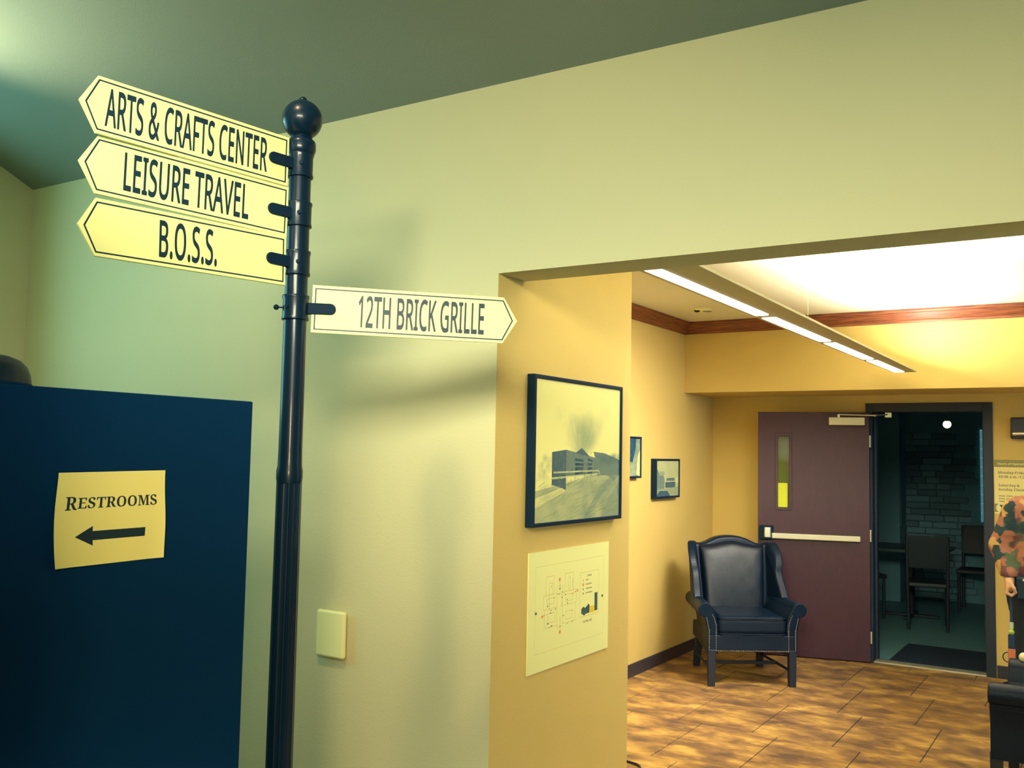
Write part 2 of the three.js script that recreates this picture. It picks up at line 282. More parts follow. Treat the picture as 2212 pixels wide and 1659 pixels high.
for (const S of signDefs) {
  { // slide the blade along its distance so that its plane passes through the post's axis
    const nx = -Math.sin(S.phi), nz = Math.cos(S.phi), cx = 2.1186, cy = 1.713, cz = 3.2138;
    const q0 = (S.o[0] - POST[0]) * nx + (S.o[2] - POST[2]) * nz, e = -q0 / ((S.o[0] - cx) * nx + (S.o[2] - cz) * nz);
    S.k = 1 + e; S.o = [cx + (S.o[0] - cx) * S.k, cy + (S.o[1] - cy) * S.k, cz + (S.o[2] - cz) * S.k]; S.L *= S.k; S.s0 *= S.k; S.s1 *= S.k;
  }
  const H = .0762 * S.k, TIP = .047 * S.k, W = S.L + TIP;
  const d = new THREE.Vector3(Math.cos(S.phi) * Math.cos(S.t), Math.sin(S.t), Math.sin(S.phi) * Math.cos(S.t));
  // local frame: x to the right as read, y up, z toward the reader
  const ex = d.clone().multiplyScalar(S.flip), ey = new THREE.Vector3(0, 1, 0).addScaledVector(d, -d.y).normalize(), ez = ex.clone().cross(ey);
  const root = thing('arrow_sign', S.label, 'sign', S.o); root.quaternion.setFromRotationMatrix(new THREE.Matrix4().makeBasis(ex, ey, ez));
  const f = S.flip, out = [[0, -H], [f * S.L, -H], [f * W, 0], [f * S.L, H], [0, H]]; if (f < 0) out.reverse();
  const r = .006, plate = extr(out, .006, .0012, 4, 2); plate.translate(0, 0, -.003);
  const tex = canvasTex(2048, 512, (c, w, h) => {
    const px = (x) => (f > 0 ? x : x + W) / W * w, py = (y) => (H - y) / (2 * H) * h;
    c.fillStyle = 'rgb(244,244,168)'; c.fillRect(0, 0, w, h);
    c.strokeStyle = c.fillStyle = 'rgb(8,42,62)'; c.lineWidth = 14; c.lineJoin = 'miter';
    const i = .0105, k = .55; c.beginPath(); c.moveTo(px(f * i * .9), py(H - i)); c.lineTo(px(f * (S.L - i * k * .3)), py(H - i)); c.lineTo(px(f * (W - i * 1.5)), py(0)); c.lineTo(px(f * (S.L - i * k * .3)), py(-H + i)); c.lineTo(px(f * i * .9), py(-H + i)); c.closePath(); c.stroke();
    const [a, b] = f > 0 ? [S.s0, S.s1] : [-S.s1, -S.s0];
    c.font = '400px sans-serif'; c.textBaseline = 'alphabetic';
    const m = c.measureText(S.n), cap = c.measureText('E'), capH = cap.actualBoundingBoxAscent, sy = (.1 * S.k / (2 * H) * h) / capH, tw = (m.actualBoundingBoxRight + m.actualBoundingBoxLeft);
    c.save(); c.translate(px(a), py(-.05 * S.k)); c.scale((px(b) - px(a)) / tw, sy); c.fillText(S.n, m.actualBoundingBoxLeft, 0); c.lineWidth = 13; c.lineJoin = 'round'; c.strokeText(S.n, m.actualBoundingBoxLeft, 0); c.restore();
  });
  const face = new THREE.ShapeGeometry(new THREE.Shape(out.map((p) => new THREE.Vector2(...p))));
  { const p = face.attributes.position, uv = face.attributes.uv; for (let i = 0; i < p.count; i++) uv.setXY(i, (f > 0 ? p.getX(i) : p.getX(i) + W) / W, (p.getY(i) + H) / (2 * H)); }
  face.translate(0, 0, .0048);
  part('panel', plate, M.signWhite, root);
  part('printed_face', face, std(1, 1, 1, .5, { map: tex }), root);
  // bracket: a collar round the post (part of the post) with two fingers that hold the panel, and screws
  const yr = S.o[1], ri = .0375 - (yr - 1.7) * .0033 + .0006;
  const along = (S.o[0] - POST[0]) * Math.cos(S.phi) + (S.o[2] - POST[2]) * Math.sin(S.phi);
  const br = part('bracket', new THREE.LatheGeometry([[ri, -.04], [ri + .006, -.04], [ri + .007, -.036], [ri + .0045, -.026], [ri + .0045, .026], [ri + .007, .034], [ri + .006, .04], [ri, .04], [ri, -.04]].map((p) => new THREE.Vector2(...p)), 40), M.navyGloss, postBox);
  br.position.y = yr; br.rotation.y = -S.phi;
  for (const sd of [-1, 1]) {
    const s = new THREE.Shape(), h = .0165, x0 = ri, x1 = along + .074 - h; s.moveTo(x0, -h); s.lineTo(x1, -h); s.absarc(x1, 0, h, -Math.PI / 2, Math.PI / 2, false); s.lineTo(x0, h);
    part('finger', extr(s, .005, .0015, 10).translate(0, 0, sd > 0 ? .0052 : -.0102), M.bracketMat, br);
  }
  for (const a of [2.2, 2.2 + Math.PI]) part('screw', bar([Math.cos(a) * (ri + .003), 0, Math.sin(a) * (ri + .003)], [Math.cos(a) * (ri + .012), 0, Math.sin(a) * (ri + .012)], .006, 12), M.bracketMat, br);
  if (f > 0) part('thumbscrew', [bar([-ri, 0, 0], [-ri - .022, 0, 0], .0025), new THREE.SphereGeometry(.009, 16, 12).translate(-ri - .024, 0, 0)], M.bracketMat, br);
}
// ---------------------------------------------------------------- black cabinet, paper sign and dark dome on it
{
  const c = thing('tall_cabinet', 'tall plain near-black cabinet standing side on in front of the hall wall', 'cabinet', [-.36, 0, 1.86]);
  const x1 = .46, z0 = -.487, z1 = .46;
  part('side_panel', bx(x1 - .025, .06, z0, x1, 1.838, z1, .004), M.navy, c);
  part('side_panel', bx(-.46, .06, z0, -.435, 1.838, z1, .004), M.navy, c);
  part('body', bx(-.435, .06, z0 + .004, x1 - .025, 1.834, z1 - .03), M.navy, c);
  part('door', bx(-.43, .08, z1 - .03, x1 - .03, 1.83, z1 - .004, .004), M.navy, c);
  part('plinth', bx(-.44, 0, z0 + .03, x1 - .03, .06, z1 - .03), M.navy, c);
  const tex = canvasTex(1024, 792, (g, w, h) => {
    g.fillStyle = 'rgb(253,240,148)'; g.fillRect(0, 0, w, h); g.fillStyle = 'rgb(14,44,58)';
    const line = (txt, x0, x1, y, hgt, font) => { g.font = font; const m = g.measureText(txt); g.save(); g.translate(x0, y); g.scale((x1 - x0) / m.width, hgt / m.actualBoundingBoxAscent); g.fillText(txt, 0, 0); g.restore(); };
    line('R', 85, 190, 318, 112, 'bold 150px serif'); line('ESTROOMS', 192, 945, 308, 92, 'bold 150px serif');
    g.fillRect(330, 505, 505, 78); g.beginPath(); g.moveTo(188, 545); g.lineTo(345, 462); g.lineTo(345, 628); g.closePath(); g.fill();
  });
  // letter sheet with a gentle curl, hung on the +x face: u runs along -z
  const g = new THREE.PlaneGeometry(1, 1, 24, 18), p = g.attributes.position;
  for (let i = 0; i < p.count; i++) {
    const u = p.getX(i) + .5, v = p.getY(i) + .5;
    const zl = 1.942 + .007 * Math.sin(Math.PI * Math.pow(1 - v, 1.6)) * (1 - u), zr = 1.655 - (1 - v) * .002;
    const yt = 1.646 + .004 * u, yb = 1.431 + .003 * u;
    const lift = .0022 + .007 * Math.pow(Math.max(0, Math.abs(u - .5) - .3) / .2, 2) * (1 - v) + .0022 * (1 + Math.sin(u * 5 + v * 7));
    p.setXYZ(i, .1 + lift, yb + (yt - yb) * v, zl + (zr - zl) * u);
  }
  g.computeVertexNormals();
  const sheet = part('paper_sign', g, std(1, 1, 1, .8, { map: tex, side: THREE.DoubleSide }), scene);
  tag(sheet, 'yellow paper sheet taped to the black cabinet reading RESTROOMS with a left arrow', 'sign');
  const dome = thing('dark_dome', 'glossy dark rounded dome sitting on top of the black cabinet', 'ornament', [-.09, 1.838, 2.07]);
  part('shell', new THREE.LatheGeometry([[0, .075], [.06, .0745], [.1, .071], [.122, .062], [.136, .048], [.143, .03], [.146, .012], [.146, .004]].map((q) => new THREE.Vector2(...q)).reverse(), 48), std(.003, .022, .048, .45, { specularIntensity: .5 }), dome);
  part('rim', new THREE.TorusGeometry(.144, .005, 10, 48).rotateX(Math.PI / 2).translate(0, .005, 0), M.navy, dome);
}
{ // stands left of the camera, outside the frame: its shade falls on the hall wall
  const t = thing('display_panel', 'tall dark free standing display panel behind the cabinet, outside the frame', 'panel', [.24, 0, 2.72]);
  part('board', bx(-.56, .08, -.02, .56, 2.6, .02, .006), M.navy, t); for (const x of [-.5, .5]) part('foot', bx(x - .025, 0, -.22, x + .025, .08, .22, .01), M.frameBlack, t);
}
// ---------------------------------------------------------------- hall wall box
{
  const t = thing('wall_control_box', 'small white plastic control box with rounded corners on the hall wall', 'control box', [-.83, .895, 0]);
  part('mounting_plate', bx(-.07, -.092, 0, .07, .08, .012, .004), std(.05, .07, .07, .6), t);
  part('cover', bx(-.083, -.102, .01, .083, .102, .036, .012, 4), M.white, t);
}
// ---------------------------------------------------------------- pictures
function photoPrint(kind) {
  return canvasTex(kind === 0 ? 768 : 512, 640, (g, w, h) => {
    const ink = (k, a = 1) => { const p = [250, 244, 158], q = [14, 58, 100]; return `rgba(${p.map((e, i) => Math.round(e + (q[i] - e) * k)).join(',')},${a})`; };
    g.fillStyle = ink(kind ? .3 : .02); g.fillRect(0, 0, w, h);
    const puff = (x, y, r, k, a) => { const q = g.createRadialGradient(x, y, 0, x, y, r); q.addColorStop(0, ink(k, a)); q.addColorStop(1, ink(k, 0)); g.fillStyle = q; g.fillRect(x - r, y - r, 2 * r, 2 * r); };
    const poly = (k, pts, a = 1) => { g.fillStyle = ink(k, a); g.beginPath(); pts.forEach(([x, y], i) => i ? g.lineTo(x * w, y * h) : g.moveTo(x * w, y * h)); g.closePath(); g.fill(); };
    const X = (z) => (z - .25) / .835, Y = (y) => (2.04 - y) / .637;
    if (kind === 0) {
      for (let i = 0; i < 130; i++) { const t = rnd(); puff((.52 + (rnd() - .5) * (.12 + .5 * (1 - t))) * w, (.2 + .32 * t) * h, (20 + 55 * rnd()), .45, .05); }
      g.lineWidth = 1; for (let i = 0; i < 160; i++) { g.strokeStyle = ink(.7, .14); g.beginPath(); const x = (.5 + (rnd() - .5) * .3) * w, y = (.5 - rnd() * .3) * h; g.moveTo((.52) * w, .52 * h); g.quadraticCurveTo(x, (y + .5 * h) / 2, x + (rnd() - .5) * 60, y); g.stroke(); }
      poly(.3, [[0, .78], [.35, .73], [.7, .66], [1, .62], [1, 1], [0, 1]]); poly(.06, [[0, .83], [.3, .76], [.34, .79], [0, .9]], .8);
      for (let i = 0; i < 40; i++) poly(.75, [[.6 + i * .01, .7 - .004 * i], [1, .62 + i * .008], [1, .63 + i * .008]], .25);
      poly(.55, [[.55, 1], [.72, .78], [1, .62], [1, 1]], .5); poly(.2, [[.62, 1], [.8, .8], [1, .68], [1, .74], [.85, .86], [.75, 1]], .5);
      poly(.62, [[.66, .5], [.8, .51], [1, .56], [1, .68], [.75, .68]]);
      for (let i = 0; i < 60; i++) puff((.72 + rnd() * .28) * w, (.53 + rnd() * .06) * h, 14 + 14 * rnd(), .75, .2);
      for (let i = 0; i < 30; i++) puff((.03 + rnd() * .16) * w, (.55 + rnd() * .14) * h, 12 + 16 * rnd(), .55, .16);
      poly(.78, [[X(.405), Y(1.716)], [X(.535), Y(1.728)], [X(.535), Y(1.545)], [X(.405), Y(1.57)]]);
      poly(.62, [[X(.535), Y(1.728)], [X(.86), Y(1.688)], [X(.858), Y(1.61)], [X(.535), Y(1.60)]]);
      poly(.8, [[X(.62), Y(1.713)], [X(.684), Y(1.738)], [X(.76), Y(1.70)]]);
      for (const [a, b] of [[.62, .7], [.745, .79]]) for (let r = 0; r < 4; r++) poly(.9, [[X(a), Y(1.69 - r * .022)], [X(b), Y(1.683 - r * .018)], [X(b), Y(1.673 - r * .018)], [X(a), Y(1.677 - r * .022)]]);
      poly(.12, [[X(.42), Y(1.628)], [X(.86), Y(1.633)], [X(.86), Y(1.628)], [X(.42), Y(1.62)]], .8); poly(.08, [[X(.26), Y(1.598)], [X(.86), Y(1.618)], [X(.86), Y(1.611)], [X(.26), Y(1.588)]], .8);
      for (let i = 0; i < 26; i++) { const z = .54 + i * .012; poly(.15, [[X(z), Y(1.6)], [X(z + .004), Y(1.6)], [X(z + .004), Y(1.575)], [X(z), Y(1.572)]], .6); }
      for (let i = 0; i < 90; i++) puff((.1 + rnd() * .8) * w, (.76 + rnd() * .24) * h, 20 + 40 * rnd(), rnd() < .5 ? .65 : .15, .12);
      for (let i = 0; i < 420; i++) { const x = rnd() * w, y = (.72 + rnd() * .28) * h; g.strokeStyle = ink(rnd() < .55 ? .8 : .2, .12); g.lineWidth = 2 + rnd() * 4; g.beginPath(); g.moveTo(x, y); g.lineTo(x + 30 + rnd() * 60, y - 8 - rnd() * 22); g.stroke(); }
      for (let i = 0; i < 220; i++) { const x = X(.4 + rnd() * .46) , y = Y(1.56 + rnd() * .16); puff(x * w, y * h, 6 + 12 * rnd(), rnd() < .6 ? .95 : .35, .16); }
      for (let i = 0; i < 60; i++) puff((.45 + rnd() * .22) * w, (.28 + rnd() * .2) * h, 30 + 40 * rnd(), .55, .06);
      for (let i = 0; i < 70; i++) puff((.52 + rnd() * .48) * w, (.7 + rnd() * .3) * h, 40 + 30 * rnd(), .75, .07);
    } else if (kind === 1) {
      poly(.5, [[0, 0], [1, 0], [1, 1], [0, 1]]); poly(.95, [[0, 0], [.84, 0], [.86, .1], [.8, .35], [.72, .62], [0, .62]]); poly(.6, [[.84, 0], [.95, 0], [.92, .2], [.86, .4], [.8, .5]], .8); poly(.06, [[1, .28], [.9, .5], [.86, .95], [1, 1]]); poly(.4, [[.6, .66], [.84, .66], [.82, .95], [.6, 1]], .8); for (let i = 0; i < 160; i++) puff((.55 + rnd() * .45) * w, rnd() * h, 34, rnd() < .5 ? .8 : .1, .12);
    } else {
      for (let i = 0; i < 50; i++) puff(rnd() * w, rnd() * .5 * h, 90, rnd() < .5 ? .35 : .18, .12);
      poly(.6, [[0, .2], [.1, .3], [.16, .42], [.3, .4], [.36, .5], [.36, 1], [0, 1]]); poly(.45, [[.14, .3], [.34, .3], [.38, .4], [.14, .42]]);
      poly(.8, [[.4, .6], [.85, .6], [.85, .76], [.4, .76]]); poly(.7, [[.47, .49], [.8, .49], [.83, .57], [.44, .57]]); poly(.25, [[.44, .57], [.83, .57], [.83, .6], [.44, .6]]);
      poly(.45, [[0, .8], [1, .74], [1, 1], [0, 1]]); poly(.85, [[0, 1], [.15, .84], [.5, .85], [.62, 1]]); poly(.15, [[.85, .5], [1, .45], [1, .64], [.88, .62]], .7);
      for (let i = 0; i < 60; i++) puff(rnd() * w, (.5 + rnd() * .5) * h, 30, rnd() < .5 ? .8 : .2, .1);
    }
  });
}
function framedPicture(label, x, z0, z1, y0, y1, depth, f, kind) { // on a wall facing +x; z0 > z1
  const t = thing('framed_picture', label, 'picture', [x, (y0 + y1) / 2, (z0 + z1) / 2], Math.PI / 2);
  const w = (z0 - z1) / 2, h = (y1 - y0) / 2;
  const ring = extr([[-w, -h], [w, -h], [w, h], [-w, h]], depth - .004, .002, 4, 1, [[-w + f, -h + f], [-w + f, h - f], [w - f, h - f], [w - f, -h + f]]); ring.translate(0, 0, .002);
  part('frame', ring, M.frameBlack, t);
  const pg = new THREE.PlaneGeometry(2 * (w - f), 2 * (h - f)).translate(0, 0, depth - .008); part('print', pg, std(1, 1, 1, .35, { map: photoPrint(kind), clearcoat: .25, clearcoatRoughness: .1 }), t);
  part('backing', bx(-w + f * .5, -h + f * .5, .001, w - f * .5, h - f * .5, depth - .012), M.frameBlack, t);
}
framedPicture('large black framed photograph of a long building above the floor plan', 0, -.243, -1.092, 1.397, 2.045, .04, .013, 0);
framedPicture('small black framed photograph half hidden behind the edge of the pier', XC, -3.16, -3.66, 1.53, 1.848, .05, .012, 1);
framedPicture('small black framed photograph of old buildings on the lobby wall', XC, -3.95, -4.44, 1.358, 1.678, .05, .012, 2);
{ // floor plan
  const z0 = -.272, z1 = -1.026, y0 = .772, y1 = 1.284, W = z0 - z1, H = y1 - y0;
  const t = thing('floor_plan_poster', 'frameless white floor plan poster with a coloured legend pinned to the pier wall', 'poster', [0, (y0 + y1) / 2, (z0 + z1) / 2], Math.PI / 2);
  const tex = canvasTex(1536, 1043, (g, w, h) => {
    const X = (z) => (z + z0) / W * w, Y = (y) => (y1 - y) / H * h; // z given as distance from the hall wall
    g.fillStyle = 'rgb(252,251,172)'; g.fillRect(0, 0, w, h);
    g.strokeStyle = 'rgba(214,176,104,.9)'; g.lineWidth = 3; g.strokeRect(X(.733), Y(1.158), X(.921) - X(.733), Y(.955) - Y(1.158));
    g.strokeStyle = 'rgba(225,190,110,.7)'; g.strokeRect(X(.33), Y(1.22), X(.97) - X(.33), Y(.85) - Y(1.22));
    g.fillStyle = 'rgb(62,92,92)'; g.beginPath(); [[.749, .992], [.77, 1.0], [.785, .992], [.8, .998], [.82, 1.008], [.831, 1.0], [.83, .966], [.79, .964], [.775, .957], [.765, .965], [.749, .968]].forEach(([z, y], i) => i ? g.lineTo(X(z), Y(y)) : g.moveTo(X(z), Y(y))); g.fill();
    g.fillStyle = 'rgb(250,206,40)'; g.fillRect(X(.834), Y(.995), X(.878) - X(.834), Y(.964) - Y(.995));
    g.fillStyle = 'rgb(62,92,92)'; g.fillRect(X(.88), Y(1.052), X(.91) - X(.88), Y(.968) - Y(1.052));
    g.fillStyle = 'rgb(110,104,70)'; g.font = 'bold 24px sans-serif'; g.textAlign = 'center'; g.fillText('LEGEND', X(.825), Y(1.136)); g.font = '20px sans-serif'; g.textAlign = 'left';
    ['Exits', 'You are here', 'Extinguishers', 'Pull stations'].forEach((s, i) => { const y = 1.118 - i * .02; g.fillStyle = ['rgb(225,170,120)', 'rgb(240,150,96)', 'rgb(130,128,80)', 'rgb(120,110,70)'][i]; g.beginPath(); g.arc(X(.765), Y(y) - 6, i === 1 ? 16 : 9, 0, 7); g.fill(); g.fillStyle = 'rgb(150,136,84)'; let q = X(.79); for (let k = 0; k < s.length; k++) { const e = 5 + rnd() * 5; g.fillRect(q, Y(y) - 13 + rnd() * 3, e, 9 + rnd() * 4); q += e + 2; } });
    g.fillStyle = 'rgb(110,104,70)'; g.font = 'bold 30px sans-serif'; g.fillText('1st Floor 463', X(.765), Y(.925));
    const ln = (c, ...pts) => { g.strokeStyle = c; g.beginPath(); pts.forEach(([z, y], i) => i ? g.lineTo(X(z), Y(y)) : g.moveTo(X(z), Y(y))); g.stroke(); };
    const c1 = 'rgba(216,182,96,.95)', c2 = 'rgba(150,140,80,.9)'; g.lineWidth = 3;
    for (const [a, b, c, d] of [[.42, 1.17, .49, 1.09], [.4, 1.09, .52, 1.03], [.59, 1.17, .67, 1.09], [.56, 1.09, .7, 1.03], [.41, 1.03, .52, .95], [.57, 1.03, .69, .95], [.52, 1.12, .57, .94], [.45, 1.14, .48, 1.09], [.62, 1.15, .64, 1.1], [.6, 1.075, .66, 1.045], [.43, 1.075, .49, 1.05], [.44, 1.01, .5, .97], [.6, 1.0, .66, .965]]) ln(c1, [a, b], [c, b], [c, d], [a, d], [a, b]);
    ln(c2, [.541, 1.148], [.546, 1.08]); ln(c2, [.549, .985], [.549, .916]); ln(c2, [.66, 1.145], [.66, 1.1]); ln(c2, [.45, 1.1], [.45, 1.02]);
    g.fillStyle = 'rgba(120,112,70,.9)'; for (let i = 0; i < 26; i++) g.fillRect(X(.42 + rnd() * .27), Y(.94 + rnd() * .2), 6 + rnd() * 26, 4 + rnd() * 8);
    g.fillStyle = 'rgb(240,150,96)'; for (const [z, y, rr] of [[.541, 1.148, 17], [.549, .916, 17], [.71, 1.082, 12], [.69, 1.079, 8], [.39, 1.003, 13], [.405, 1.006, 8]]) { g.beginPath(); g.arc(X(z), Y(y), rr, 0, 7); g.fill(); } ln('rgb(238,160,104)', [.65, 1.072], [.71, 1.082]); ln('rgb(238,160,104)', [.39, 1.003], [.44, 1.01]);
  });
  part('board', bx(-W / 2, -H / 2, .001, W / 2, H / 2, .0055), std(.9, .9, .42, .6), t);
  part('print', new THREE.PlaneGeometry(W, H).translate(0, 0, .006), std(1, 1, 1, .5, { map: tex }), t);
  for (const [z, y] of [[.334, 1.025], [.958, 1.03]]) part('pin', new THREE.CylinderGeometry(.005, .006, .004, 14).rotateX(Math.PI / 2).translate(z - (-z0 - z1) / 2, y - (y0 + y1) / 2, .008), std(.12, .14, .1, .4), t);
}
// ---------------------------------------------------------------- wing chairs (origin on the floor under the seat, front +z)
function makeWingChair(label) {
  const t = thing('wing_chair', label, 'chair');
  const wood = M.darkWood, le = M.leather;
  const leg = (x, z, bxk, bzk) => warp(bx(-.028, 0, -.028, .028, .27, .028, .004), (v) => { const k = 1 - v.y / .27; v.x = v.x * (1 - .12 * k) + x + bxk * k; v.z = v.z * (1 - .12 * k) + z + bzk * k; });
  for (const s of [-1, 1]) part('leg', leg(s * .305, .315, 0, 0), wood, t);
  for (const s of [-1, 1]) part('leg', leg(s * .25, -.29, s * .01, -.07), wood, t);
  for (const s of [-1, 1]) part('stretcher', bar([s * .303, .11, .315], [s * .262, .11, -.32], .013, 4), wood, t);
  part('stretcher', bx(-.29, .098, -.013, .29, .122, .013, .003), wood, t);
  // seat rail (trapezoid), cushion
  const tr = (g) => warp(g, (v) => { v.x *= 1 - .11 * (.34 - v.z) / .68; });
  part('seat_rail', tr(new RoundedBoxGeometry(.665, .125, .68, 3, .014).translate(0, .3175, 0)), le, t);
  const cush = tr(new RoundedBoxGeometry(.53, .14, .56, 8, .045).translate(0, .445, .065));
  part('seat_cushion', warp(cush, (v) => { const e = Math.max(0, 1 - (v.x / .26) ** 2) * Math.max(0, 1 - ((v.z - .06) / .29) ** 2); if (v.y > .45) v.y += .022 * e; }), le, t);
  part('cushion_piping', [.388, .503].map((y) => { const p = []; const w = .258, z0 = -.2, z1 = .343; for (const [x, z] of [[-w * .86, z0], [-w, .1], [-w * .99, z1 - .02], [-w * .93, z1], [0, z1 + .004], [w * .93, z1], [w * .99, z1 - .02], [w, .1], [w * .86, z0]]) p.push([x, y, z]); return tube(p, .005, 60, 6); }), le, t);
  // back: serpentine top, leaning, softly stuffed
  const sh = new THREE.Shape(); sh.moveTo(-.25, .36); sh.lineTo(.25, .36); sh.lineTo(.292, .985); sh.bezierCurveTo(.24, .965, .2, .985, .14, 1.015); sh.bezierCurveTo(.07, 1.05, -.07, 1.05, -.14, 1.015); sh.bezierCurveTo(-.2, .985, -.24, .965, -.292, .985); sh.lineTo(-.25, .36);
  const bk = extr(sh, .07, .022, 20, 5); bk.translate(0, 0, -.24);
  const lean = (v) => { v.z -= (v.y - .36) * .21; };
  const pad = new THREE.PlaneGeometry(1, 1, 36, 48), pp = pad.attributes.position;
  for (let i = 0; i < pp.count; i++) {
    const u = pp.getX(i) * 2, q = pp.getY(i) + .5, top = .992 + .033 * Math.exp(-((u * .25 / .11) ** 2)), w = .238 + .032 * q, y = .40 + (top - .40) * q;
    const e = Math.pow(1 - u ** 8, .5) * Math.pow(Math.max(0, 1 - (2 * q - 1) ** 10), .5);
    pp.setXYZ(i, u * w, y, -.152 + .052 * e + .02 * Math.sin(q * 3) * e);
  }
  part('back_frame', warp(bk, lean), le, t);
  part('back_pad', warp(pad, lean), M.leatherPad, t);
  // wings and arms
  for (const s of [-1, 1]) {
    const ws = new THREE.Shape(); ws.moveTo(-.2, .5); ws.lineTo(.09, .58); ws.bezierCurveTo(.06, .68, -.005, .74, -.005, .82); ws.bezierCurveTo(-.005, .9, -.06, .96, -.1, 1.0); ws.bezierCurveTo(-.14, 1.015, -.19, 1.0, -.235, .985); ws.lineTo(-.2, .5);
    const wg = extr(ws, .035, .014, 14, 4); wg.rotateY(-Math.PI / 2); // shape x -> z, depth -> -x
    part('wing', warp(wg, (v) => { v.x = v.x * 1 + .02; const f = Math.max(0, v.z + .2); let x = s * (.298 + (v.x)) + s * (f * .16 + Math.max(0, v.y - .8) * f * .9); lean(v); v.x = x; }), le, t);
    const as = new THREE.Shape(); as.moveTo(-.035, .25); as.lineTo(.03, .25); as.lineTo(.03, .40); as.bezierCurveTo(.034, .45, .05, .47, .052, .52); as.absarc(.056, .568, .046, -.9, Math.PI * .93, false); as.bezierCurveTo(-.012, .53, -.035, .5, -.035, .42); as.lineTo(-.035, .25);
    const ag = extr(as, .58, .008, 16, 3); ag.translate(0, 0, -.25);
    part('arm', warp(ag, (v) => { let x = v.x; x = s * (x + .302 - .06 * Math.max(0, (.33 - v.z) / .6) * (v.y < .5 ? 1 : .6)); v.y -= .02 * Math.max(0, v.z - .1) ; v.x = x; }), le, t);
    // nail heads along the front of the arm
    const nails = []; const put = (x, y, z) => nails.push(new THREE.SphereGeometry(.0046, 6, 4).translate(s * (x + .302), y, z));
    for (let y = .262; y < .42; y += .0125) { put(-.028, y, .337); put(.024, y, .337); }
    for (let k = 0; k < 10; k++) { const a = k / 9; put(-.028 + .028 * a * a, .425 + .1 * a, .335); put(.026 + .018 * a, .42 + .085 * a, .335); }
    for (let k = 0; k < 14; k++) { const a = -.8 + k / 13 * 3.6; put(.056 + .039 * Math.cos(a), .556 + .039 * Math.sin(a), .334); }
    part('nail_trim', nails, M.brass, t);
  }
  const nails = []; for (let x = -.27; x <= .27; x += .0125) nails.push(new THREE.SphereGeometry(.0046, 6, 4).translate(x, .263, .342)); part('nail_trim', nails, M.brass, t);
  return t;
}
M.leatherPad = std(.003, .010, .026, .34, { bumpMap: hide, bumpScale: .0015, side: THREE.DoubleSide });
const chair = makeWingChair('dark leather wing chair with nail trim standing in the lobby corner before the open door');
chair.position.set(-.40, 0, -4.149); chair.rotation.y = THREE.MathUtils.degToRad(34.5);
{
  const c = chair.clone(); c.name = numbered('wing_chair'); c.userData.label = 'dark leather wing chair turned sideways at the right edge, in front of the camouflage jacket'; scene.add(c);
  const yaw = THREE.MathUtils.degToRad(-92.4); c.rotation.y = yaw;
  // near front leg (local +.305, +.315) stands at (1.58, -2.20)
  c.position.set(1.582 - (.305 * Math.cos(yaw) + .315 * Math.sin(yaw)), 0, -2.203 - (-.305 * Math.sin(yaw) + .315 * Math.cos(yaw)));
}
tag(part('white_ball', new THREE.SphereGeometry(.026, 24, 16).translate(1.662, .632, -2.85), std(.92, .9, .62, .4), scene), 'small round white object resting on the arm of the right wing chair', 'ball');
